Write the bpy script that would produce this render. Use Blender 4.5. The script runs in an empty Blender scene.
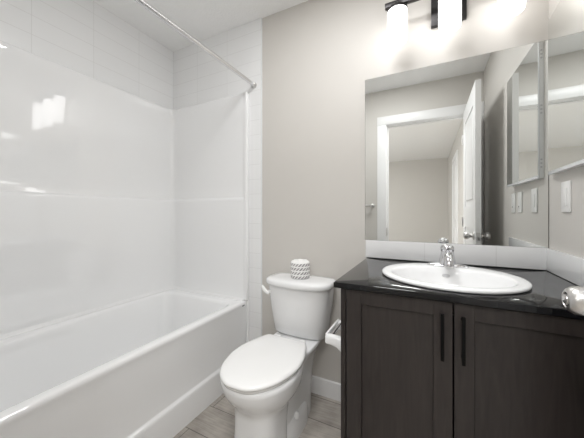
import bpy, bmesh, math, random
from mathutils import Vector, Matrix
random.seed(7)
PI = math.pi
SC = bpy.context.scene
COL = SC.collection

# ------------------------------------------------------------------ camera, world, lights, exposure
YAW = math.atan(135.5 / 269.0)
cam_d = bpy.data.cameras.new('camera')
cam_d.sensor_width = 36.0
cam_d.lens = 269.0 / 584.0 * 36.0
cam_d.shift_y = -6.0 / 584.0
cam_d.clip_start = 0.01
cam = bpy.data.objects.new('camera', cam_d)
cam.location = (0, 0, 1.104)
cam.rotation_euler = (PI / 2, 0, YAW)
COL.objects.link(cam)
SC.camera = cam

world = bpy.data.worlds.new('daylight')
SC.world = world
world.use_nodes = True
wb = world.node_tree.nodes['Background']
wb.inputs[0].default_value = (0.93, 0.96, 1.0, 1)
wb.inputs[1].default_value = 2.0

def area_light(name, loc, rot, sx, sy, watts, col=(1, 1, 1)):
    d = bpy.data.lights.new(name, 'AREA')
    d.shape = 'RECTANGLE'; d.size = sx; d.size_y = sy
    d.energy = watts; d.color = col
    o = bpy.data.objects.new(name, d)
    o.location = loc; o.rotation_euler = rot
    COL.objects.link(o)
    return o
area_light('ceiling_fill_light', (-0.36, 0.78, 2.422), (0, 0, 0), 0.50, 0.26, 11.0, (1.0, 1.0, 1.0))  # unseen fill added to brighten the bathroom, no fixture modelled
area_light('hallway_fill_light', (-0.05, -0.50, 2.38), (math.radians(15), 0, 0), 0.8, 0.5, 24.0, (1.0, 1.0, 1.0))  # added fill outside the doorway, brightens tub apron, toilet and floor
area_light('bedroom_fill_light', (-1.9, -1.6, 2.40), (0, 0, 0), 1.2, 1.6, 40.0, (1.0, 1.0, 1.0))  # added bedroom fill, placed out of the mirrors' view
SHADE_GLOW = 2.7

SC.view_settings.view_transform = 'Standard'
SC.view_settings.look = 'None'
SC.view_settings.gamma = 1.0
SC.view_settings.use_curve_mapping = False
SC.view_settings.exposure = 0.27
SC.cycles.max_bounces = 14
SC.cycles.diffuse_bounces = 8
SC.cycles.glossy_bounces = 8
SC.cycles.sample_clamp_indirect = 4.0
SC.cycles.use_denoising = True

# ------------------------------------------------------------------ dimensions (metres)
XL, XR = -1.865, 0.47          # left and right wall
YF, YB = 0.03, 1.545           # front (door) and back wall
ZC = 2.43
XT = -1.008                    # end of the tiled alcove on the back wall
YT = YB - 0.008                # tile face
CT = 0.856                      # countertop height

# ------------------------------------------------------------------ materials
def new_mat(name):
    m = bpy.data.materials.new(name); m.use_nodes = True
    nt = m.node_tree
    b = nt.nodes['Principled BSDF']
    return m, nt, b
def N(nt, t, **kw):
    n = nt.nodes.new(t)
    for k, v in kw.items(): setattr(n, k, v)
    return n
def L(nt, a, b): nt.links.new(a, b)
def setp(b, col=None, rough=None, metal=None, coat=None, coatr=None, spec=None):
    if col: b.inputs['Base Color'].default_value = (*col, 1)
    if rough is not None: b.inputs['Roughness'].default_value = rough
    if metal is not None: b.inputs['Metallic'].default_value = metal
    if coat is not None: b.inputs['Coat Weight'].default_value = coat
    if coatr is not None: b.inputs['Coat Roughness'].default_value = coatr
    if spec is not None: b.inputs['Specular IOR Level'].default_value = spec
def noisy(name, col, rough=0.5, scale=30, amt=0.04, bump=0.0, bscale=None, dist=0.002, **kw):
    """plain material with a faint noise in colour and an optional fine bump"""
    m, nt, b = new_mat(name)
    setp(b, col, rough, **kw)
    geo = N(nt, 'ShaderNodeNewGeometry')
    nz = N(nt, 'ShaderNodeTexNoise'); nz.inputs['Scale'].default_value = scale; nz.inputs['Detail'].default_value = 3
    L(nt, geo.outputs['Position'], nz.inputs['Vector'])
    mx = N(nt, 'ShaderNodeMix', data_type='RGBA')
    mx.inputs[6].default_value = (*[c * (1 - amt) for c in col], 1)
    mx.inputs[7].default_value = (*[min(1, c * (1 + amt)) for c in col], 1)
    L(nt, nz.outputs['Fac'], mx.inputs[0]); L(nt, mx.outputs[2], b.inputs['Base Color'])
    if bump:
        n2 = N(nt, 'ShaderNodeTexNoise'); n2.inputs['Scale'].default_value = bscale or scale * 4; n2.inputs['Detail'].default_value = 4
        L(nt, geo.outputs['Position'], n2.inputs['Vector'])
        bp = N(nt, 'ShaderNodeBump'); bp.inputs['Strength'].default_value = bump; bp.inputs['Distance'].default_value = dist
        L(nt, n2.outputs['Fac'], bp.inputs['Height']); L(nt, bp.outputs['Normal'], b.inputs['Normal'])
    return m
def tile_mat(name, axis, u0, v0, w=0.296, h=0.1016, c1=(.865, .87, .875), grout=(.76, .76, .76), mortar=0.0016, rough=0.22):
    m, nt, b = new_mat(name)
    setp(b, c1, rough)
    geo = N(nt, 'ShaderNodeNewGeometry'); sp = N(nt, 'ShaderNodeSeparateXYZ'); cb = N(nt, 'ShaderNodeCombineXYZ')
    L(nt, geo.outputs['Position'], sp.inputs[0])
    a1 = N(nt, 'ShaderNodeMath', operation='ADD'); a1.inputs[1].default_value = -u0 + 20 * w
    a2 = N(nt, 'ShaderNodeMath', operation='ADD'); a2.inputs[1].default_value = -v0 + 40 * h
    L(nt, sp.outputs[axis], a1.inputs[0]); L(nt, sp.outputs[2], a2.inputs[0])
    L(nt, a1.outputs[0], cb.inputs[0]); L(nt, a2.outputs[0], cb.inputs[1])
    br = N(nt, 'ShaderNodeTexBrick', offset=0.0, squash=1.0)
    br.inputs['Scale'].default_value = 1.0
    br.inputs['Brick Width'].default_value = w; br.inputs['Row Height'].default_value = h
    br.inputs['Mortar Size'].default_value = mortar; br.inputs['Mortar Smooth'].default_value = 0.3
    br.inputs['Color1'].default_value = (*c1, 1); br.inputs['Color2'].default_value = (*[c * .985 for c in c1], 1)
    br.inputs['Mortar'].default_value = (*grout, 1)
    L(nt, cb.outputs[0], br.inputs['Vector']); L(nt, br.outputs['Color'], b.inputs['Base Color'])
    bp = N(nt, 'ShaderNodeBump', invert=True); bp.inputs['Strength'].default_value = 0.35; bp.inputs['Distance'].default_value = 0.001
    L(nt, br.outputs['Fac'], bp.inputs['Height']); L(nt, bp.outputs['Normal'], b.inputs['Normal'])
    return m
def floor_mat():
    m, nt, b = new_mat('grey_wood_plank')
    setp(b, (.3, .28, .26), 0.42)
    geo = N(nt, 'ShaderNodeNewGeometry')
    mp = N(nt, 'ShaderNodeMapping'); mp.inputs['Location'].default_value = (5.35, 3.995, 0)
    L(nt, geo.outputs['Position'], mp.inputs['Vector'])
    br = N(nt, 'ShaderNodeTexBrick', offset=0.37, offset_frequency=2)
    br.inputs['Scale'].default_value = 1.0; br.inputs['Brick Width'].default_value = 0.92; br.inputs['Row Height'].default_value = 0.172
    br.inputs['Mortar Size'].default_value = 0.0016; br.inputs['Mortar Smooth'].default_value = 0.2
    br.inputs['Color1'].default_value = (.47, .44, .405, 1); br.inputs['Color2'].default_value = (.38, .355, .325, 1)
    br.inputs['Mortar'].default_value = (.075, .068, .062, 1)
    L(nt, mp.outputs[0], br.inputs['Vector'])
    m2 = N(nt, 'ShaderNodeMapping'); m2.inputs['Scale'].default_value = (2.4, 26, 1)
    L(nt, geo.outputs['Position'], m2.inputs['Vector'])
    nz = N(nt, 'ShaderNodeTexNoise'); nz.inputs['Scale'].default_value = 2.2; nz.inputs['Detail'].default_value = 8; nz.inputs['Distortion'].default_value = 1.2
    L(nt, m2.outputs[0], nz.inputs['Vector'])
    n3 = N(nt, 'ShaderNodeTexNoise'); n3.inputs['Scale'].default_value = 7; n3.inputs['Detail'].default_value = 4
    L(nt, geo.outputs['Position'], n3.inputs['Vector'])
    ra = N(nt, 'ShaderNodeValToRGB')
    ra.color_ramp.elements[0].position = .3; ra.color_ramp.elements[0].color = (.80, .79, .78, 1)
    ra.color_ramp.elements[1].position = .72; ra.color_ramp.elements[1].color = (1.12, 1.115, 1.11, 1)
    L(nt, nz.outputs['Fac'], ra.inputs[0])
    rb = N(nt, 'ShaderNodeValToRGB')
    rb.color_ramp.elements[0].position = .3; rb.color_ramp.elements[0].color = (.72, .71, .70, 1)
    rb.color_ramp.elements[1].position = .7; rb.color_ramp.elements[1].color = (1.2, 1.2, 1.2, 1)
    L(nt, n3.outputs['Fac'], rb.inputs[0])
    x1 = N(nt, 'ShaderNodeMix', data_type='RGBA', blend_type='MULTIPLY'); x1.inputs[0].default_value = 1
    x2 = N(nt, 'ShaderNodeMix', data_type='RGBA', blend_type='MULTIPLY'); x2.inputs[0].default_value = 1
    L(nt, br.outputs['Color'], x1.inputs[6]); L(nt, ra.outputs[0], x1.inputs[7])
    L(nt, x1.outputs[2], x2.inputs[6]); L(nt, rb.outputs[0], x2.inputs[7])
    L(nt, x2.outputs[2], b.inputs['Base Color'])
    bp = N(nt, 'ShaderNodeBump', invert=True); bp.inputs['Strength'].default_value = 0.3; bp.inputs['Distance'].default_value = 0.001
    L(nt, br.outputs['Fac'], bp.inputs['Height']); L(nt, bp.outputs['Normal'], b.inputs['Normal'])
    return m
def dark_wood():
    m, nt, b = new_mat('dark_stained_wood')
    setp(b, (.04, .033, .03), 0.42)
    geo = N(nt, 'ShaderNodeNewGeometry'); mp = N(nt, 'ShaderNodeMapping'); mp.inputs['Scale'].default_value = (16, 16, 1.6)
    L(nt, geo.outputs['Position'], mp.inputs['Vector'])
    nz = N(nt, 'ShaderNodeTexNoise'); nz.inputs['Scale'].default_value = 3; nz.inputs['Detail'].default_value = 8; nz.inputs['Distortion'].default_value = 1.5
    L(nt, mp.outputs[0], nz.inputs['Vector'])
    ra = N(nt, 'ShaderNodeValToRGB')
    ra.color_ramp.elements[0].position = .28; ra.color_ramp.elements[0].color = (.0165, .0125, .0115, 1)
    ra.color_ramp.elements[1].position = .75; ra.color_ramp.elements[1].color = (.033, .026, .0238, 1)
    L(nt, nz.outputs['Fac'], ra.inputs[0]); L(nt, ra.outputs[0], b.inputs['Base Color'])
    bp = N(nt, 'ShaderNodeBump'); bp.inputs['Strength'].default_value = 0.12; bp.inputs['Distance'].default_value = 0.0008
    L(nt, nz.outputs['Fac'], bp.inputs['Height']); L(nt, bp.outputs['Normal'], b.inputs['Normal'])
    return m
def black_stone():
    m, nt, b = new_mat('polished_black_stone')
    setp(b, (.008, .008, .009), 0.06, spec=.38)
    geo = N(nt, 'ShaderNodeNewGeometry')
    vo = N(nt, 'ShaderNodeTexVoronoi'); vo.inputs['Scale'].default_value = 420
    L(nt, geo.outputs['Position'], vo.inputs['Vector'])
    ra = N(nt, 'ShaderNodeValToRGB')
    ra.color_ramp.elements[0].position = .0; ra.color_ramp.elements[0].color = (.014, .014, .016, 1)
    ra.color_ramp.elements[1].position = .25; ra.color_ramp.elements[1].color = (.005, .005, .006, 1)
    L(nt, vo.outputs['Distance'], ra.inputs[0]); L(nt, ra.outputs[0], b.inputs['Base Color'])
    return m
def emit_mat(name, col, strength):
    m, nt, b = new_mat(name)
    setp(b, (.9, .9, .9), 0.3)
    b.inputs['Emission Color'].default_value = (*col, 1)
    b.inputs['Emission Strength'].default_value = strength
    return m
def wrap_mat():
    """paper wrapper printed with rows of short slanted grey dashes"""
    m, nt, b = new_mat('printed_paper_wrap')
    setp(b, (.85, .85, .84), 0.6)
    tc = N(nt, 'ShaderNodeTexCoord'); sp = N(nt, 'ShaderNodeSeparateXYZ')
    L(nt, tc.outputs['Object'], sp.inputs[0])
    at = N(nt, 'ShaderNodeMath', operation='ARCTAN2'); L(nt, sp.outputs[1], at.inputs[0]); L(nt, sp.outputs[0], at.inputs[1])
    mu = N(nt, 'ShaderNodeMath', operation='MULTIPLY_ADD'); mu.inputs[1].default_value = 0.055; mu.inputs[2].default_value = 1.0
    L(nt, at.outputs[0], mu.inputs[0])
    sk = N(nt, 'ShaderNodeMath', operation='MULTIPLY_ADD'); sk.inputs[1].default_value = -1.0
    L(nt, sp.outputs[2], sk.inputs[0]); L(nt, mu.outputs[0], sk.inputs[2])
    cb = N(nt, 'ShaderNodeCombineXYZ'); L(nt, sk.outputs[0], cb.inputs[0]); L(nt, sp.outputs[2], cb.inputs[1])
    br = N(nt, 'ShaderNodeTexBrick', offset=0.5)
    br.inputs['Scale'].default_value = 1; br.inputs['Brick Width'].default_value = 0.0192; br.inputs['Row Height'].default_value = 0.0235
    br.inputs['Mortar Size'].default_value = 0.0042; br.inputs['Mortar Smooth'].default_value = 0.1
    br.inputs['Color1'].default_value = (.26, .25, .26, 1); br.inputs['Color2'].default_value = (.36, .35, .35, 1); br.inputs['Mortar'].default_value = (.86, .86, .85, 1)
    L(nt, cb.outputs[0], br.inputs['Vector'])
    # the print stops below the folded top
    ge = N(nt, 'ShaderNodeMath', operation='GREATER_THAN'); ge.inputs[1].default_value = 0.090
    L(nt, sp.outputs[2], ge.inputs[0])
    mx = N(nt, 'ShaderNodeMix', data_type='RGBA'); mx.inputs[7].default_value = (.86, .86, .85, 1)
    L(nt, ge.outputs[0], mx.inputs[0]); L(nt, br.outputs['Color'], mx.inputs[6]); L(nt, mx.outputs[2], b.inputs['Base Color'])
    return m

M = {}
M['paint'] = noisy('greige_wall_paint', (.625, .603, .570), 0.55, 6, 0.012, 0.05, 260, 0.0006)
M['ceiling'] = noisy('stippled_white_ceiling', (.92, .92, .915), 0.9, 25, 0.02, 0.5, 95, 0.004)
M['trim'] = noisy('white_trim_paint', (.83, .83, .83), 0.32, 8, 0.01)
M['tile_left'] = tile_mat('white_wall_tile_side', 1, 1.537, 2.25)
M['tile_back'] = tile_mat('white_wall_tile_end', 0, XT, 2.25)
M['splash_back'] = tile_mat('white_splash_tile_long', 0, -0.013, CT - 0.001, 0.296, 0.13, (.82, .825, .83), (.68, .68, .68), 0.0012, 0.1)
M['splash_side'] = tile_mat('white_splash_tile_side', 1, 1.24, CT - 0.001, 0.30, 0.13, (.82, .825, .83), (.68, .68, .68), 0.0012, 0.1)
M['floor'] = floor_mat()
M['carpet'] = noisy('beige_carpet', (.42, .39, .35), 0.95, 120, 0.15, 0.6, 600, 0.004)
M['acrylic'] = noisy('glossy_white_acrylic', (.88, .885, .89), 0.035, 3, 0.008, spec=1.0)
M['porcelain'] = noisy('white_porcelain', (.84, .845, .85), 0.08, 5, 0.006)
M['seatplastic'] = noisy('white_seat_plastic', (.86, .86, .855), 0.2, 5, 0.006)
M['wood'] = dark_wood()
M['stone'] = black_stone()
M['chrome'] = noisy('chrome', (.74, .74, .76), 0.11, 10, 0.01, metal=1.0)
M['rodmetal'] = noisy('polished_white_metal', (.74, .74, .75), 0.2, 10, 0.01, metal=0.95)
M['nickel'] = noisy('satin_nickel', (.66, .65, .64), 0.3, 40, 0.03, metal=1.0)
M['black'] = noisy('matt_black_metal', (.002, .002, .002), 0.5, 40, 0.05, spec=.12)
M['darkmetal'] = noisy('dark_bronze_metal', (.035, .033, .034), 0.35, 40, 0.05, metal=0.6)
M['mirror'] = noisy('silvered_mirror', (.86, .875, .865), 0.0, 2, 0.0, metal=1.0)
M['mirroredge'] = noisy('bevelled_glass_edge', (.84, .86, .88), 0.2, 10, 0.02, metal=0.1)
M['plate'] = noisy('white_switch_plastic', (.82, .82, .81), 0.3, 10, 0.01)
M['dark'] = noisy('dark_gap', (.02, .02, .02), 0.6, 10, 0.05)
M['grey'] = noisy('pale_grey_mark', (.58, .58, .59), 0.35, 20, 0.05)
M['badge'] = noisy('dark_grey_badge', (.22, .22, .23), 0.35, 40, 0.2)
M['paper'] = noisy('white_tissue', (.84, .84, .83), 0.9, 60, 0.02)
M['wrap'] = wrap_mat()
M['opal'] = emit_mat('lit_opal_glass', (1.0, 0.985, 0.97), SHADE_GLOW)
M['caulk'] = noisy('white_sealant', (.78, .78, .77), 0.4, 10, 0.01)

# ------------------------------------------------------------------ mesh helpers
def BM(): return bmesh.new()
def add_box(bm, x0, x1, y0, y1, z0, z1, bev=0.0, seg=2):
    r = bmesh.ops.create_cube(bm, size=1.0)
    vs = r['verts']
    for v in vs:
        v.co = Vector(((x0 + x1) / 2 + v.co.x * (x1 - x0), (y0 + y1) / 2 + v.co.y * (y1 - y0), (z0 + z1) / 2 + v.co.z * (z1 - z0)))
    if bev:
        es = list({e for v in vs for e in v.link_edges})
        bmesh.ops.bevel(bm, geom=es, offset=bev, segments=seg, profile=0.6, affect='EDGES')
    return bm
def loft(bm, rings, cap0=True, cap1=True, close=True):
    """rings: lists of points of equal count"""
    vv = [[bm.verts.new(p) for p in r] for r in rings]
    n = len(rings[0])
    for a, b in zip(vv[:-1], vv[1:]):
        for i in range(n if close else n - 1):
            j = (i + 1) % n
            bm.faces.new((a[i], a[j], b[j], b[i]))
    if cap0: bm.faces.new(list(reversed(vv[0])))
    if cap1: bm.faces.new(vv[-1])
    return vv
def circ(c, r, n=24, ax='z', r2=None):
    r2 = r2 if r2 is not None else r
    out = []
    for i in range(n):
        t = 2 * PI * i / n
        a, b = r * math.cos(t), r2 * math.sin(t)
        if ax == 'z': out.append((c[0] + a, c[1] + b, c[2]))
        elif ax == 'y': out.append((c[0] + a, c[1], c[2] + b))
        else: out.append((c[0], c[1] + a, c[2] + b))
    return out
def lathe(bm, c, prof, ax='z', n=28):
    """prof: (offset along axis, radius)"""
    rings = []
    for h, r in prof:
        p = {'z': (c[0], c[1], c[2] + h), 'y': (c[0], c[1] + h, c[2]), 'x': (c[0] + h, c[1], c[2])}[ax]
        rings.append(circ(p, max(r, 1e-4), n, ax))
    return loft(bm, rings)
def tube(bm, pts, rad, n=12):
    """swept round tube; rad number or list"""
    pts = [Vector(p) for p in pts]
    rs = rad if isinstance(rad, (list, tuple)) else [rad] * len(pts)
    rings = []
    up = None
    for i, p in enumerate(pts):
        d = (pts[min(i + 1, len(pts) - 1)] - pts[max(i - 1, 0)]).normalized()
        if up is None:
            up = Vector((0, 0, 1)) if abs(d.z) < .9 else Vector((1, 0, 0))
        s = d.cross(up).normalized(); up = s.cross(d).normalized()
        rings.append([tuple(p + s * rs[i] * math.cos(2 * PI * k / n) + up * rs[i] * math.sin(2 * PI * k / n)) for k in range(n)])
    loft(bm, rings)
def supell(cx, cy, hx, hy, z, n=2.5, k=48, nb=None):
    """superellipse ring; nb = exponent of the back (+y) half"""
    out = []
    for i in range(k):
        t = 2 * PI * i / k
        c, s = math.cos(t), math.sin(t)
        e = nb if (nb and s > 0) else n
        out.append((cx + hx * math.copysign(abs(c) ** (2 / e), c), cy + hy * math.copysign(abs(s) ** (2 / e), s), z))
    return out
def catmull(pts, m=6):
    out = []
    P = [pts[0]] + list(pts) + [pts[-1]]
    for i in range(1, len(P) - 2):
        for j in range(m):
            t = j / m
            q = []
            for a in range(2):
                p0, p1, p2, p3 = (P[i - 1][a], P[i][a], P[i + 1][a], P[i + 2][a])
                q.append(.5 * (2 * p1 + (p2 - p0) * t + (2 * p0 - 5 * p1 + 4 * p2 - p3) * t * t + (3 * p1 - p0 - 3 * p2 + p3) * t ** 3))
            out.append(tuple(q))
    out.append(tuple(pts[-1]))
    return out
def rootloc(o):
    v = Vector((0, 0, 0))
    while o is not None:
        v += o.location; o = o.parent
    return v
def finish(name, bm, m, parent=None, smooth=True, angle=38, loc=None, bevel=0):
    bmesh.ops.recalc_face_normals(bm, faces=bm.faces)
    if bevel:
        es = [e for e in bm.edges if len(e.link_faces) == 2 and e.calc_face_angle(0) > math.radians(50)]
        bmesh.ops.bevel(bm, geom=es, offset=bevel, segments=2, profile=0.6, affect='EDGES')
    if smooth:
        for f in bm.faces: f.smooth = True
        for e in bm.edges:
            if len(e.link_faces) == 2 and e.calc_face_angle(0) > math.radians(angle): e.smooth = False
    off = rootloc(parent) if parent is not None else Vector(loc or (0, 0, 0))
    if off.length: bmesh.ops.translate(bm, verts=bm.verts, vec=-off)
    me = bpy.data.meshes.new(name); bm.to_mesh(me); bm.free()
    me.materials.append(m if not isinstance(m, str) else M[m])
    o = bpy.data.objects.new(name, me); COL.objects.link(o)
    if parent is not None: o.parent = parent
    elif loc: o.location = loc
    return o
def struct(name, bm, m, parent=None, **kw):
    o = finish(name, bm, m, parent, **kw)
    if parent is None: o['kind'] = 'structure'
    return o
def tag(o, label, cat, group=None):
    o['label'] = label; o['category'] = cat
    if group: o['group'] = group
    return o
def thing(name, label, cat, loc, group=None):
    o = bpy.data.objects.new(name, None); o.empty_display_size = 0.05
    o.location = loc; COL.objects.link(o)
    return tag(o, label, cat, group)
def box(name, m, parent, *a, bev=0.0, seg=2, **kw):
    bm = BM(); add_box(bm, *a, bev=bev, seg=seg)
    return finish(name, bm, m, parent, **kw)

# ------------------------------------------------------------------ room shell
def sbox(name, m, *a, **kw):
    bm = BM(); add_box(bm, *a); return struct(name, bm, m, smooth=False, **kw)
sbox('floor', 'floor', XL - .1, XR + .1, -0.09, YB + .1, -0.05, 0.0)
sbox('ceiling', 'ceiling', XL - .1, XR + .1, -0.09, YB + .1, ZC, ZC + .08)
sbox('wall_left', 'tile_left', XL - .1, XL, -0.09, YB + .1, 0, ZC)
sbox('wall_back', 'paint', XL, XR + .1, YB, YB + .1, 0, ZC)
sbox('wall_alcove', 'tile_back', XL, XT, YT, YB, 0, ZC)
sbox('trim_1', 'mirroredge', XT, XT + .0025, YT - .0005, YB, 0, ZC)          # tile edge strip
sbox('wall_right', 'paint', XR, XR + .1, -0.09, YB, 0, ZC)
# front wall with the doorway
DX0, DX1, DZ = -0.392, 0.346, 2.045
bm = BM()
add_box(bm, XL, DX0 - .02, -0.09, YF, 0, ZC)
add_box(bm, DX1 + .02, XR, -0.09, YF, 0, ZC)
add_box(bm, DX0 - .02, DX1 + .02, -0.09, YF, DZ + .02, ZC)
struct('wall_front', bm, 'paint', smooth=False)
# jamb and casing of the doorway
bm = BM()
add_box(bm, DX0 - .02, DX0, -0.092, YF + .002, 0, DZ, bev=.002)
add_box(bm, DX1, DX1 + .02, -0.092, YF + .002, 0, DZ, bev=.002)
add_box(bm, DX0 - .02, DX1 + .02, -0.092, YF + .002, DZ, DZ + .02, bev=.002)
add_box(bm, DX0, DX0 + .011, -0.05, -0.015, 0, DZ - .011)
add_box(bm, DX0, DX1, -0.05, -0.015, DZ - .011, DZ)
struct('trim_2', bm, 'trim')
CW = 0.092
bm = BM()
add_box(bm, DX0 - .005 - CW, DX0 - .005, YF, YF + .018, 0, DZ + .005, bev=.004)
add_box(bm, DX1 + .005, XR - .002, YF, YF + .018, 0, DZ + .005, bev=.004)
add_box(bm, DX0 - .005 - CW, XR - .002, YF, YF + .020, DZ + .005, DZ + .005 + CW, bev=.004)
struct('trim_3', bm, 'trim')
bm = BM()
add_box(bm, DX0 - .004, DX0 + .0015, -.012, .052, 0.86, 0.945, bev=.001)
add_box(bm, DX0 + .0012, DX0 + .0022, -.002, .014, 0.88, 0.925)
struct('trim_4', bm, 'nickel')                                             # strike plate
# bathroom baseboards
def base_prof(bm, along, a0, a1, wall, sgn):
    """flat baseboard with an eased top"""
    pts = [(0, 0), (.013, 0), (.013, .088), (.011, .096), (.005, .1), (0, .1)]
    r0, r1 = [], []
    for d, z in pts:
        if along == 'x':
            r0.append((a0, wall + sgn * d, z)); r1.append((a1, wall + sgn * d, z))
        else:
            r0.append((wall + sgn * d, a0, z)); r1.append((wall + sgn * d, a1, z))
    loft(bm, [r0, r1])
bm = BM(); base_prof(bm, 'x', XT + .004, -0.275, YB, -1); struct('baseboard_back', bm, 'trim')
bm = BM(); base_prof(bm, 'x', -1.10, DX0 - .005 - CW, YF, 1); struct('baseboard_front', bm, 'trim')
bm = BM(); base_prof(bm, 'y', YF + .02, 0.95, XR, -1); struct('baseboard_right', bm, 'trim')

# bedroom beyond the doorway (seen in the mirrors)
BX0, BX1, BY0 = -2.9, 0.44, -4.35
sbox('floor_bedroom', 'carpet', BX0 - .1, BX1 + .1, BY0 - .1, -0.09, -0.05, 0.0)
sbox('ceiling_bedroom', 'ceiling', BX0 - .1, BX1 + .1, BY0 - .1, -0.09, ZC, ZC + .08)
sbox('wall_bedroom_far', 'paint', BX0 - .1, BX1 + .1, BY0 - .1, BY0, 0, ZC)
sbox('wall_bedroom_right', 'paint', BX1, BX1 + .1, BY0, -0.09, 0, ZC)
bm = BM()
WY0, WY1, WZ0, WZ1 = -3.4, -1.2, 0.75, 2.15
add_box(bm, BX0 - .1, BX0, BY0, WY0, 0, ZC); add_box(bm, BX0 - .1, BX0, WY1, -0.09, 0, ZC)
add_box(bm, BX0 - .1, BX0, WY0, WY1, 0, WZ0); add_box(bm, BX0 - .1, BX0, WY0, WY1, WZ1, ZC)
struct('wall_bedroom_left', bm, 'paint', smooth=False)
bm = BM()
add_box(bm, BX0 - .06, BX0 + .015, WY0 - .06, WY0 + .04, WZ0 - .06, WZ1 + .06); add_box(bm, BX0 - .06, BX0 + .015, WY1 - .04, WY1 + .06, WZ0 - .06, WZ1 + .06)
add_box(bm, BX0 - .06, BX0 + .015, WY0, WY1, WZ0 - .06, WZ0 + .04); add_box(bm, BX0 - .06, BX0 + .015, WY0, WY1, WZ1 - .04, WZ1 + .06)
add_box(bm, BX0 - .05, BX0 - .01, (WY0 + WY1) / 2 - .02, (WY0 + WY1) / 2 + .02, WZ0, WZ1)
struct('added_window_1', bm, 'trim', smooth=False)  # unseen window, added to let world light into the bedroom
# white closet door with casing on the bedroom side wall
d2 = bpy.data.objects.new('door_2', None); d2.location = (BX1, -2.4, 0); COL.objects.link(d2); d2['kind'] = 'structure'
bm = BM(); add_box(bm, BX1 - .012, BX1, -2.83, -2.07, 0, 2.03)
for y0, y1, z0, z1 in ((-2.72, -2.18, .2, .85), (-2.72, -2.18, 1.0, 1.9)):
    add_box(bm, BX1 - .018, BX1 - .011, y0, y1, z0, z1, bev=.004)
struct('leaf', bm, 'trim', d2)
bm = BM()
add_box(bm, BX1 - .02, BX1, -2.92, -2.83, 0, 2.03, bev=.003); add_box(bm, BX1 - .02, BX1, -2.07, -1.98, 0, 2.03, bev=.003)
add_box(bm, BX1 - .02, BX1, -2.92, -1.98, 2.03, 2.12, bev=.003)
struct('door_casing', bm, 'trim', d2)

# open bathroom door, against the right wall
DF, DT = 0.3055, 0.035                   # room-side face, thickness
DY0, DY1, DH = 0.052, 0.771, 2.055
d1 = bpy.data.objects.new('door_1', None); d1.location = (DF + DT / 2, DY0, 0); COL.objects.link(d1); d1['kind'] = 'structure'
bm = BM()
add_box(bm, DF + .007, DF + DT - .007, DY0 + .1, DY1 - .1, .2, DH - .1)
for y0, y1 in ((DY0, DY0 + .112), (DY1 - .112, DY1)):
    add_box(bm, DF, DF + DT, y0, y1, .012, DH)
for z0, z1 in ((.012, .22), (.98, 1.16), (DH - .14, DH)):
    add_box(bm, DF, DF + DT, DY0 + .112, DY1 - .112, z0, z1)
# raised fields inside the panels
for fx0, fx1 in ((DF + .001, DF + .008), (DF + DT - .008, DF + DT - .001)):
    for z0, z1 in ((.27, .93), (1.21, 1.83)):
        add_box(bm, fx0, fx1, DY0 + .148, DY1 - .148, z0, z1, bev=.0045, seg=1)
struct('leaf', bm, 'trim', d1)
KY, KZ = 0.708, 0.936
def knob(sgn):
    x0 = DF if sgn < 0 else DF + DT
    bm = BM()
    prof = [(0, .032), (.004, .032), (.009, .026), (.011, .014), (.022, .0125), (.027, .018), (.036, .0255), (.046, .0275), (.054, .0262), (.062, .0215), (.0655, .0165), (.0655, .0148), (.0635, .0140), (.0635, .0001)]
    lathe(bm, (x0, KY, KZ), [(sgn * h, r) for h, r in prof], 'x', 36)
    k = struct('door_knob', bm, 'nickel', d1)
    if sgn < 0:
        bm = BM(); lathe(bm, (x0 - .0634, KY, KZ), [(0, .0139), (-.0005, .0136), (-.0005, .0001)], 'x', 24)
        struct('lock_rim', bm, 'dark', k)
        bm = BM(); lathe(bm, (x0 - .0636, KY, KZ), [(0, .0105), (-.003, .0100), (-.0045, .006), (-.0045, .0001)], 'x', 24)
        struct('lock_button', bm, 'nickel', k)
    return k
knob(-1); knob(1)
bm = BM(); add_box(bm, DF + .005, DF + DT - .005, DY1 - .001, DY1 + .0015, KZ - .028, KZ + .028, bev=.0005)
add_box(bm, DF + .011, DF + DT - .011, DY1, DY1 + .009, KZ - .01, KZ + .01, bev=.002)
struct('latch_plate', bm, 'nickel', d1)
for hz in (.25, 1.02, 1.8):
    bm = BM(); lathe(bm, (DF - .006, DY0 - .006, hz - .045), [(0, .006), (.09, .006)], 'z', 12)
    struct('hinge', bm, 'nickel', d1)

# ------------------------------------------------------------------ bathtub with moulded wall surround
tubx0, tubx1 = XL + .001, -1.113
tuby0, tuby1 = YF + .002, YT - .0015
tub = thing('bathtub', 'glossy white one-piece bathtub with moulded wall surround in the tiled alcove', 'bathtub', (-1.48, 0.78, 0))
RZ = 0.50
def rrect(x0, x1, y0, y1, z, r, k=8):
    out = []
    for cx, cy, a0 in ((x1 - r, y1 - r, 0), (x0 + r, y1 - r, PI / 2), (x0 + r, y0 + r, PI), (x1 - r, y0 + r, 1.5 * PI)):
        for i in range(k + 1):
            a = a0 + PI / 2 * i / k
            out.append((cx + r * math.cos(a), cy + r * math.sin(a), z))
    return out
bm = BM()
rings = []
def outer(xf, z, r=.004): rings.append(rrect(tubx0, xf, tuby0, tuby1, z, r))
for xf, z in ((tubx1 - .004, 0.0), (tubx1 - .004, .135), (tubx1 - .005, .146), (tubx1 - .009, .153), (tubx1 - .016, .157), (tubx1 - .0175, .164),
              (tubx1 - .014, .30), (tubx1 - .007, .42), (tubx1 - .004, .460), (tubx1 - .0015, .474), (tubx1, .482), (tubx1, .488), (tubx1 - .002, .4945), (tubx1 - .006, .4985), (tubx1 - .012, RZ)):
    outer(xf, z)
ix0, ix1, iy0, iy1 = XL + .055, -1.158, .13, 1.445
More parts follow.
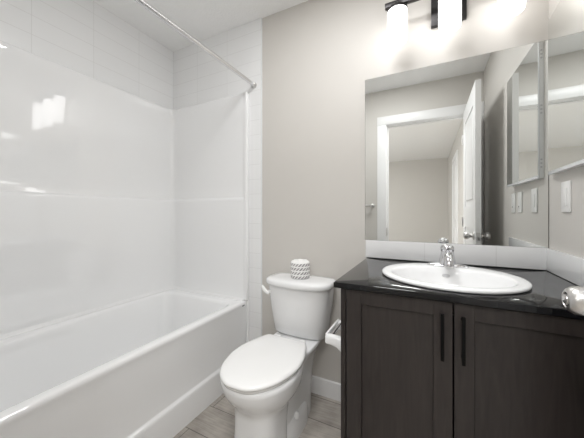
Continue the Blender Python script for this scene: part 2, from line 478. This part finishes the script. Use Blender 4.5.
for d, z, r in ((0, RZ, .075), (.008, RZ - .003, .07), (.016, RZ - .010, .07), (.022, RZ - .022, .07)):
    rings.append(rrect(ix0 + d, ix1 - d, iy0 + d, iy1 - d, z, r))
for dx, dy0, dy1, z, r in ((.035, .05, .04, .40, .08), (.055, .09, .06, .25, .09), (.075, .15, .08, .15, .10), (.105, .20, .11, .105, .10), (.16, .27, .17, .09, .09)):
    rings.append(rrect(ix0 + dx, ix1 - dx, iy0 + dy0, iy1 - dy1, z, r))
loft(bm, rings)
finish('tub', bm, 'acrylic', tub, angle=50)
# surround: U-shaped shell that follows three walls
def upath(t, k=10, r=.055):
    """plan path at distance t from the walls, from the front edge of the far end round to the front edge of the near end"""
    xa, ya, yb = tubx0 + t, tuby0 + t, tuby1 - t
    rr = r - t * .4
    pts = [(-1.128, yb), (-1.25, yb), (-1.45, yb), (-1.65, yb)]
    for i in range(k + 1):
        a = PI / 2 + PI / 2 * i / k
        pts.append((xa + rr + rr * math.cos(a), yb - rr + rr * math.sin(a)))
    for i in range(1, 8): pts.append((xa, yb - rr + (ya + rr - yb + rr) * i / 8))
    for i in range(k + 1):
        a = PI + PI / 2 * i / k
        pts.append((xa + rr + rr * math.cos(a), ya + rr + rr * math.sin(a)))
    pts += [(-1.65, ya), (-1.45, ya), (-1.25, ya), (-1.128, ya)]
    return pts
prof = [(.498, .040), (.506, .0385), (.512, .031), (.518, .029), (.60, .028), (.9, .027), (1.19, .026), (1.203, .0245), (1.209, .020), (1.2115, .0135), (1.216, .012), (1.30, .0115), (1.45, .012), (1.6, .015),
        (1.68, .0185), (1.75, .023), (1.82, .028), (1.88, .032), (1.916, .0345), (1.928, .0335), (1.934, .030), (1.937, .024), (1.937, .0)]
bm = BM()
loft(bm, [[(x, y, z) for x, y in upath(t)] for z, t in prof], cap0=False, cap1=False, close=False)
finish('wall_surround', bm, 'acrylic', tub, angle=60)
for y0, y1 in ((tuby1 - .030, tuby1 + .001), (tuby0 - .001, tuby0 + .030)):
    bm = BM(); add_box(bm, -1.133, -1.105, y0, y1, 0.50, 1.937, bev=.009, seg=4)
    finish('edge_flange', bm, 'acrylic', tub)
for y0, y1 in ((tuby1 - .012, tuby1 + .001), (tuby0 - .001, tuby0 + .012)):
    bm = BM(); add_box(bm, -1.125, -1.105, y0, y1, 0.0, 0.51, bev=.004, seg=3)
    finish('floor_flange', bm, 'acrylic', tub)
bm = BM(); add_box(bm, tubx1 - .003, tubx1 + .0012, 1.468, 1.490, .473, .4815, bev=.0004)
finish('maker_badge', bm, 'badge', tub)['label'] = 'small grey oval maker badge on rim corner'
bm = BM(); lathe(bm, (-1.49, .36, .0895), [(0, .03), (.003, .03), (.004, .024), (.002, .012), (.002, .0001)]); finish('drain', bm, 'chrome', tub)

# ------------------------------------------------------------------ shower rod
rod = thing('shower_rod', 'straight chrome shower curtain rod spanning above the tub rim', 'shower rod', (-1.062, .78, 1.982))
bm = BM(); lathe(bm, (-1.062, tuby0 + .008, 1.982), [(0, .0125), (YT - tuby0 - .016, .0125)], 'y', 20); finish('rod', bm, 'rodmetal', rod)
for y, s in ((YT, -1), (YF, 1)):
    bm = BM(); lathe(bm, (-1.062, y, 1.982), [(0, .019), (s * .006, .019), (s * .010, .0165), (s * .026, .015), (s * .028, .0125)], 'y', 24)
    finish('flange', bm, 'nickel', rod)

# ------------------------------------------------------------------ toilet
TX = -0.668
BX = -0.675
wc = thing('toilet', 'white two-piece toilet with closed lid between tub and vanity', 'toilet', (TX, 1.2, 0))
half = [(0, .828), (.05, .834), (.099, .866), (.142, .927), (.165, 1.0), (.173, 1.06), (.168, 1.125), (.150, 1.19), (.130, 1.245), (.114, 1.272), (.100, 1.280), (0, 1.282)]
hp = catmull(half, 5)
outl = [(x, y) for x, y in hp] + [(-x, y) for x, y in reversed(hp[1:-1])]
CYO = 1.07
def seat_ring(z, sc=1.0, grow=0.0):
    r = []
    for x, y in outl:
        dx, dy = x, y - CYO
        l = math.hypot(dx, dy) or 1
        k = sc + grow / l
        r.append((BX + dx * k, CYO + dy * k, z))
    return r
def bowl_ring(hx, yf, yb, z, n=2.2, nb=2.3):
    return supell(BX, (yf + yb) / 2, hx, (yb - yf) / 2, z, n, 64, nb)
bm = BM()
loft(bm, [bowl_ring(.116, .905, 1.15, 0, 2.8), bowl_ring(.115, .905, 1.15, .02, 2.8), bowl_ring(.109, .915, 1.15, .05, 3), bowl_ring(.104, .922, 1.16, .15, 3.2), bowl_ring(.105, .922, 1.18, .225, 3.2),
          bowl_ring(.110, .918, 1.21, .25, 2.9), bowl_ring(.125, .908, 1.26, .27, 2.5), bowl_ring(.143, .893, 1.25, .292, 2.3), bowl_ring(.157, .868, 1.255, .32), bowl_ring(.165, .851, 1.26, .35), bowl_ring(.169, .842, 1.265, .38), bowl_ring(.170, .840, 1.265, .396), bowl_ring(.165, .846, 1.26, .402)])
# rear body carrying the tank
def rear(hx, y0, y1, z, n=4): return supell(TX, (y0 + y1) / 2, hx, (y1 - y0) / 2, z, n, 40)
loft(bm, [rear(.088, 1.10, 1.45, .0), rear(.088, 1.10, 1.45, .12), rear(.09, 1.12, 1.47, .22), rear(.10, 1.15, 1.50, .32), rear(.128, 1.2, 1.525, .372), rear(.135, 1.21, 1.53, .388), rear(.13, 1.215, 1.525, .397)])
# foot with the curved trapway bulge
loft(bm, [rear(.104, 1.08, 1.40, 0, 2.6), rear(.104, 1.08, 1.40, .04, 2.6), rear(.101, 1.09, 1.39, .08, 2.6), rear(.094, 1.10, 1.375, .110, 2.4), rear(.082, 1.12, 1.35, .128, 2.3)])
finish('bowl', bm, 'porcelain', wc, angle=60)
for sx in (-1, 1):
    bm = BM(); lathe(bm, (TX + sx * .090, 1.195, .098), [(0, .017), (.014, .0165), (.022, .013), (.026, .006), (.0265, .0001)], 'z', 20); finish('bolt_cap', bm, 'seatplastic', wc)
bm = BM(); loft(bm, [seat_ring(.4025, 1, -.016), seat_ring(.4035, 1, -.012), seat_ring(.410, 1, -.010), seat_ring(.4145, 1, -.012), seat_ring(.4155, 1, -.018)]); finish('seat', bm, 'seatplastic', wc, angle=60)
bm = BM(); loft(bm, [seat_ring(.4175, 1, -.010), seat_ring(.4185, 1, -.003), seat_ring(.424, 1, 0), seat_ring(.430, 1, -.001), seat_ring(.4345, 1, -.006), seat_ring(.437, 1, -.016), seat_ring(.4385, .75), seat_ring(.439, .4)])
finish('lid', bm, 'seatplastic', wc, angle=60)
for sx in (-1, 1):
    bm = BM(); add_box(bm, TX + sx * .075 - .018, TX + sx * .075 + .018, 1.272, 1.305, .397, .430, bev=.008, seg=3); finish('hinge', bm, 'seatplastic', wc)
def tank_ring(hx, y0, y1, z, bow=.034):
    pts = supell(TX, (y0 + y1) / 2, hx, (y1 - y0) / 2, z, 4.6, 72)
    out = []
    for x, y, zz in pts:
        u = (x - TX) / hx
        if y < (y0 + y1) / 2: y -= bow * (1 - u * u)
        out.append((x, y, zz))
    return out
bm = BM()
loft(bm, [tank_ring(.140, 1.405, 1.50, .397, .012), tank_ring(.152, 1.388, 1.51, .400, .014), tank_ring(.158, 1.380, 1.515, .410, .016), tank_ring(.166, 1.372, 1.52, .48), tank_ring(.184, 1.362, 1.528, .60), tank_ring(.190, 1.358, 1.53, .66), tank_ring(.1915, 1.357, 1.53, .684)])
finish('tank', bm, 'porcelain', wc, angle=60)
bm = BM()
loft(bm, [tank_ring(.192, 1.352, 1.532, .6845), tank_ring(.2005, 1.343, 1.537, .688), tank_ring(.2025, 1.341, 1.538, .696), tank_ring(.2025, 1.341, 1.538, .708), tank_ring(.1995, 1.345, 1.536, .716), tank_ring(.190, 1.355, 1.530, .7215), tank_ring(.15, 1.39, 1.50, .7235)])
finish('tank_lid', bm, 'porcelain', wc, angle=60)
bm = BM(); lathe(bm, (TX - .168, 1.366, .640), [(.015, .011), (-.012, .011), (-.016, .009)], 'y', 18)
tube(bm, [(TX - .160, 1.345, .634), (TX - .174, 1.343, .640), (TX - .190, 1.343, .652), (TX - .202, 1.344, .664), (TX - .208, 1.346, .674)], [.0085, .010, .011, .0105, .008], 14)
finish('flush_lever', bm, 'seatplastic', wc)

# ------------------------------------------------------------------ toilet paper roll on the tank lid
rx, ry, rz = -0.668, 1.435, 0.7235
roll = thing('toilet_paper_roll', 'wrapped toilet paper roll with slanted grey dash print on the tank lid', 'toilet paper', (rx, ry, rz))
bm = BM()
def rr_(r, z, w=0.0, n=48):
    return [(rx + (r + w * math.sin(5 * a + 20 * z) + .6 * w * math.sin(11 * a)) * math.cos(a), ry + (r + w * math.sin(5 * a + 20 * z)) * math.sin(a), rz + z + w * .6 * math.sin(7 * a)) for a in [2 * PI * i / n for i in range(n)]]
loft(bm, [rr_(.046, .0), rr_(.053, .003, .0006), rr_(.0555, .010, .0008), rr_(.056, .03, .0006), rr_(.056, .07, .0006), rr_(.0555, .088, .0009), rr_(.052, .097, .0016), rr_(.043, .103, .002), rr_(.030, .1035, .002), rr_(.020, .101, .0015), rr_(.014, .094, .001), rr_(.011, .088)])
finish('wrapper', bm, 'wrap', roll, angle=70)

# ------------------------------------------------------------------ toilet paper holder on the vanity side
hx1 = -0.2875
th = thing('toilet_paper_holder', 'white toilet paper holder with empty roller on the vanity side', 'toilet paper holder', (-0.3, 1.12, .585))
HZ = -.018
for hy in (1.04, 1.19):
    bm = BM()
    def hr(x, hyw, hz, zc): return [(x, y, z) for y, z, _ in [(p[0], p[1], 0) for p in supell(hy, zc, hyw, hz, 0, 4, 28)]]
    loft(bm, [hr(hx1, .026, .036, .598 + HZ), hr(hx1 - .006, .025, .034, .598 + HZ), hr(hx1 - .016, .020, .026, .602 + HZ), hr(hx1 - .034, .017, .0205, .610 + HZ), hr(hx1 - .055, .016, .019, .613 + HZ), hr(hx1 - .074, .016, .019, .613 + HZ), hr(hx1 - .080, .013, .016, .613 + HZ)])
    finish('post', bm, 'porcelain', th)
bm = BM()
lathe(bm, (hx1 - .062, 1.05, .622 + HZ), [(0, .006), (.003, .009), (.06, .009), (.061, .0075), (.127, .0075), (.130, .005)], 'y', 18)
finish('roller', bm, 'chrome', th)
bm = BM(); add_box(bm, hx1 - .081, hx1 - .073, 1.03, 1.20, .624 + HZ, .636 + HZ, bev=.002); finish('cover_bar', bm, 'porcelain', th)

# ------------------------------------------------------------------ vanity cabinet
VX0, VX1, VY0 = -0.287, 0.4695, 0.972
van = thing('vanity_cabinet', 'dark stained two-door vanity cabinet under the black counter', 'cabinet', (.08, 1.25, 0))
bm = BM()
add_box(bm, VX0, VX0 + .018, VY0, 1.53, .0, .834)
add_box(bm, VX1 - .018, VX1, VY0, 1.53, .0, .834)
add_box(bm, VX0 + .018, VX1 - .018, VY0 + .02, 1.52, .10, .118)
add_box(bm, VX0 + .018, VX1 - .018, 1.512, 1.53, .0, .834)
add_box(bm, VX0 + .018, VX1 - .018, VY0, VY0 + .018, .79, .834)
add_box(bm, VX0 + .018, VX1 - .018, VY0 + .05, VY0 + .068, .0, .10)
add_box(bm, .427, VX1, VY0 - .019, VY0, .10, .834)
finish('carcass', bm, 'wood', van, smooth=False)
def shaker(x0, x1, pullx, zt=.8305, zb=.105):
    y0, y1 = VY0 - .0215, VY0 - .0015
    st = .052
    bm = BM()
    add_box(bm, x0 + st - .004, x1 - st + .004, y0 + .012, y1 - .002, zb + st - .004, zt - .046 + .004)
    for a in ((x0, x0 + st, zb, zt), (x1 - st, x1, zb, zt)):
        add_box(bm, a[0], a[1], y0, y1, a[2], a[3], bev=.0012, seg=1)
    for z0, z1 in ((zb, zb + st), (zt - .046, zt)):
        add_box(bm, x0 + st - .0012, x1 - st + .0012, y0, y1, z0, z1, bev=.0012, seg=1)
    d = finish('door', bm, 'wood', van, angle=20)
    bm = BM()
    yb = y0 - .028
    add_box(bm, pullx - .0046, pullx + .0046, yb - .005, yb + .005, .661, .800, bev=.0015)
    for z in (.674, .787):
        lathe(bm, (pullx, yb + .003, z), [(0, .0045), (y0 - yb - .002, .0045)], 'y', 12)
    finish('door_pull', bm, 'black', d)
    return d
shaker(-.2600, .0685, .0400)
shaker(.0725, .4245, .0940)

# ------------------------------------------------------------------ countertop with sink cut-out
CX0, CX1, CY0, CY1 = -0.303, XR - .001, 0.935, YB - .001
SCX, SCY = 0.072, 1.20
angs = sorted(set([2 * PI * i / 64 for i in range(64)] + [math.atan2(y - SCY, x - SCX) % (2 * PI) for x in (CX0, CX1) for y in (CY0, CY1)]))
def rect_hit(a, x0, x1, y0, y1):
    c, s = math.cos(a), math.sin(a); t = 1e9
    if c > 1e-9: t = min(t, (x1 - SCX) / c)
    if c < -1e-9: t = min(t, (x0 - SCX) / c)
    if s > 1e-9: t = min(t, (y1 - SCY) / s)
    if s < -1e-9: t = min(t, (y0 - SCY) / s)
    return (SCX + t * c, SCY + t * s)
def rring(d, z): return [(*rect_hit(a, CX0 + d, CX1 - d, CY0 + d, CY1 - d), z) for a in angs]
def ering(z): return [(SCX + .222 * math.cos(a), SCY + .200 * math.sin(a), z) for a in angs]
bm = BM()
loft(bm, [ering(CT), rring(.004, CT), rring(.0012, CT - .0012), rring(0, CT - .004), rring(0, CT - .0195), rring(.0015, CT - .021), ering(CT - .021), ering(CT)], cap0=False, cap1=False)
bmesh.ops.remove_doubles(bm, verts=bm.verts, dist=1e-6)
top = finish('countertop', bm, 'stone', None, loc=(.08, 1.24, CT - .021))
tag(top, 'polished black stone vanity countertop around the white sink', 'countertop')
o = finish('backsplash', add_box(BM(), CX0 - .008, XR - .001, YB - .011, YB - .0005, CT + .0005, .9525, bev=.0015), 'splash_back', None, loc=(.08, YB, CT))
tag(o, 'low white tile backsplash below the wide wall mirror', 'backsplash')
o = finish('side_splash', add_box(BM(), XR - .011, XR - .0005, CY0 + .002, YB - .0115, CT + .0005, .9525, bev=.0015), 'splash_side', None, loc=(XR, 1.2, CT))
tag(o, 'low white tile splash on the counter along the right wall', 'backsplash')

# ------------------------------------------------------------------ drop-in sink
sink = thing('sink', 'oval white drop-in porcelain sink set in the black counter', 'sink', (SCX, SCY, CT))
bm = BM()
def er(a, b, cy, z, n=2.05): return supell(SCX, cy, a * .985, b * .985, z, n, 72)
loft(bm, [er(.226, .206, SCY, CT + .0008), er(.243, .223, SCY, CT + .0008), er(.2465, .2265, SCY, CT + .004), er(.2465, .2265, SCY, CT + .009), er(.244, .224, SCY, CT + .0125), er(.236, .216, SCY, CT + .0145),
          er(.214, .174, SCY - .024, CT + .0145), er(.205, .163, SCY - .026, CT + .0125), er(.199, .157, SCY - .027, CT + .006), er(.192, .150, SCY - .027, CT - .012), er(.176, .137, SCY - .027, CT - .05),
          er(.140, .110, SCY - .025, CT - .095), er(.085, .068, SCY - .022, CT - .118), er(.024, .024, SCY - .02, CT - .123)], cap0=False)
finish('basin', bm, 'porcelain', sink, angle=60)
bm = BM(); lathe(bm, (SCX, SCY - .02, CT - .1235), [(0, .022), (.003, .022), (.004, .018), (.002, .010), (.002, .0001)]); finish('drain', bm, 'chrome', sink)
bm = BM()
oc = Vector((SCX - .002, SCY + .1165, CT - .018)); nrm = Vector((0, -.93, .36)).normalized(); s1 = Vector((1, 0, 0)); s2 = nrm.cross(s1)
def orr(a, b, d): return [tuple(oc + nrm * d + s1 * a * math.cos(2 * PI * i / 24) + s2 * b * math.sin(2 * PI * i / 24)) for i in range(24)]
loft(bm, [orr(.015, .007, -.004), orr(.015, .007, .0015), orr(.010, .0035, .002), orr(.0095, .003, .0005)])
finish('overflow_ring', bm, 'grey', sink)

# ------------------------------------------------------------------ faucet
FX, FY, FZ = 0.078, 1.372, CT + .0145
fc = thing('faucet', 'chrome single-handle faucet on the back rim of the sink', 'faucet', (FX, FY, FZ))
bm = BM()
def fr(a, b, z): return supell(FX, FY, a, b, FZ + z, 2.6, 40)
loft(bm, [fr(.081, .030, .0), fr(.081, .030, .003), fr(.074, .027, .007), fr(.045, .021, .011), fr(.030, .020, .013)])
finish('base_plate', bm, 'chrome', fc)
bm = BM()
lathe(bm, (FX, FY, FZ + .010), [(0, .034), (.004, .0335), (.02, .0305), (.045, .0265), (.054, .0255), (.056, .023)], 'z', 28)
finish('body', bm, 'chrome', fc)
bm = BM()
tube(bm, [(FX, FY - .005, FZ + .036), (FX, FY - .03, FZ + .046), (FX, FY - .06, FZ + .049), (FX, FY - .088, FZ + .044), (FX, FY - .104, FZ + .030), (FX, FY - .106, FZ + .018)], [.021, .0205, .020, .0195, .0185, .018], 20)
sp = finish('spout', bm, 'chrome', fc)
bm = BM(); lathe(bm, (FX, FY - .106, FZ + .019), [(0, .0175), (-.007, .0175), (-.009, .014)], 'z', 20); finish('aerator', bm, 'nickel', sp)
bm = BM()
lathe(bm, (FX, FY, FZ + .064), [(0, .0235), (.005, .0272), (.014, .0275), (.023, .024), (.030, .015), (.0335, .0001)], 'z', 28)
hd = finish('handle', bm, 'chrome', fc)
bm = BM(); lathe(bm, (FX, FY - .0268, FZ + .078), [(.004, .0045), (-.0015, .0045), (-.002, .0001)], 'y', 14); finish('temperature_dot', bm, 'dark', hd)

# ------------------------------------------------------------------ wide wall mirror
MX0, MX1, MZ0, MZ1 = -0.313, XR - .003, .9535, 1.853
mir = thing('wall_mirror', 'wide frameless wall mirror above the vanity backsplash', 'mirror', (.08, YB, MZ0))
box('glass', 'mirror', mir, MX0, MX1, YB - .006, YB - .002, MZ0, MZ1, smooth=False)
box('backing', 'dark', mir, MX0 - .001, MX1 + .001, YB - .0048, YB - .0003, MZ0 - .0006, MZ1 + .001, smooth=False)

# ------------------------------------------------------------------ vanity light
LX, LY, LZ = 0.092, 1.440, 2.14
vl = thing('vanity_light', 'dark metal three-shade vanity light on the wall above the mirror', 'wall light', (LX, YB, 2.08))
box('backplate', 'darkmetal', vl, LX - .076, LX + .076, YB - .022, YB - .0003, 2.040, 2.18, bev=.003)
bm = BM()
add_box(bm, LX - .285, LX + .285, LY - .012, LY + .012, LZ, LZ + .024, bev=.002)
add_box(bm, LX - .02, LX + .02, LY, YB - .01, LZ - .002, LZ + .022, bev=.002)
finish('bar', bm, 'darkmetal', vl)
def shade_profile(): return [(.0, .0005), (.0, .034), (.003, .043), (.010, .0455), (.03, .0465), (.150, .0465), (.160, .0455), (.163, .040)]
shades = []
for i in range(3):
    if i == 0:
        bm = BM(); lathe(bm, (LX - .227, LY, 1.957), shade_profile(), 'z', 40)
        s = finish('lamp_shade', bm, 'opal', vl)
        bm = BM(); lathe(bm, (LX - .227, LY, 2.112), [(0, .0475), (.010, .0475), (.014, .046), (.030, .030)], 'z', 40)
        c = finish('shade_collar', bm, 'darkmetal', s)
        shades = [s, c]
    else:
        s2_ = shades[0].copy(); COL.objects.link(s2_); s2_.location.x += .227 * i
        c2 = shades[1].copy(); COL.objects.link(c2); c2.parent = s2_

# ------------------------------------------------------------------ medicine cabinet on the right wall
MY0, MY1, QZ0, QZ1 = 1.010, 1.483, 1.262, 1.903
mp = .021
AJAR = 0.028
mc = thing('medicine_cabinet', 'mirror-fronted white medicine cabinet on the right wall above light switches', 'cabinet', (XR, 1.25, QZ0))
box('body', 'trim', mc, XR - mp + .006, XR - .0003, MY0 + .002, MY1 - .002, QZ0 + .002, QZ1 - .002, bev=.001, smooth=False)
def ajar(bm):
    bmesh.ops.rotate(bm, verts=bm.verts, cent=(XR - mp, MY1, 0), matrix=Matrix.Rotation(-AJAR, 3, 'Z'))
    return bm
bm = ajar(add_box(BM(), XR - mp, XR - mp + .0055, MY0, MY1, QZ0, QZ1, bev=.0018))
dr = finish('mirror_door', bm, 'mirroredge', mc)
finish('door_glass', ajar(add_box(BM(), XR - mp - .0006, XR - mp + .001, MY0 + .004, MY1 - .002, QZ0 + .013, QZ1 - .003)), 'mirror', dr, smooth=False)
for hz in (1.335, 1.58, 1.83):
    bm = BM()
    for k in (-.022, -.005, .012):
        lathe(bm, (XR - mp * .45, MY1 - .003, hz + k), [(0, .004), (.0022, .004), (.0026, .0001)], 'y', 10)
    finish('hinge_screws', bm, 'grey', mc)

# ------------------------------------------------------------------ switches on the right wall
def switch(y, label, dot):
    t = thing('light_switch', label, 'light switch', (XR, y, 1.165))
    box('cover_plate', 'plate', t, XR - .006, XR - .0003, y - .036, y + .036, 1.107, 1.223, bev=.002)
    r = box('rocker', 'plate', t, XR - .0085, XR - .005, y - .0165, y + .0165, 1.132, 1.198, bev=.0012)
    if dot: box('indicator', 'dark', r, XR - .0092, XR - .008, y - .004, y + .004, 1.136, 1.144)
    return t
switch(1.371, 'white wall switch plate nearest the mirror corner, under the medicine cabinet', False)
switch(1.140, 'white wall switch reflected as the middle of three plates in the mirror', True)
switch(1.012, 'white wall switch reflected as the leftmost of three plates in the mirror', True)

# ------------------------------------------------------------------ towel bar on the front wall (seen in the mirror)
tb = thing('towel_bar', 'satin metal towel bar reflected at the left edge of the mirror', 'towel bar', (-.76, YF, 1.185))
bm = BM(); tube(bm, [(-.985, YF + .062, 1.185), (-.535, YF + .062, 1.185)], .012, 16); finish('bar', bm, 'nickel', tb)
for x in (-.978, -.545):
    bm = BM(); lathe(bm, (x, YF, 1.185), [(0, .024), (.008, .024), (.012, .016), (.05, .013), (.074, .015), (.078, .010)], 'y', 20); finish('post', bm, 'nickel', tb)
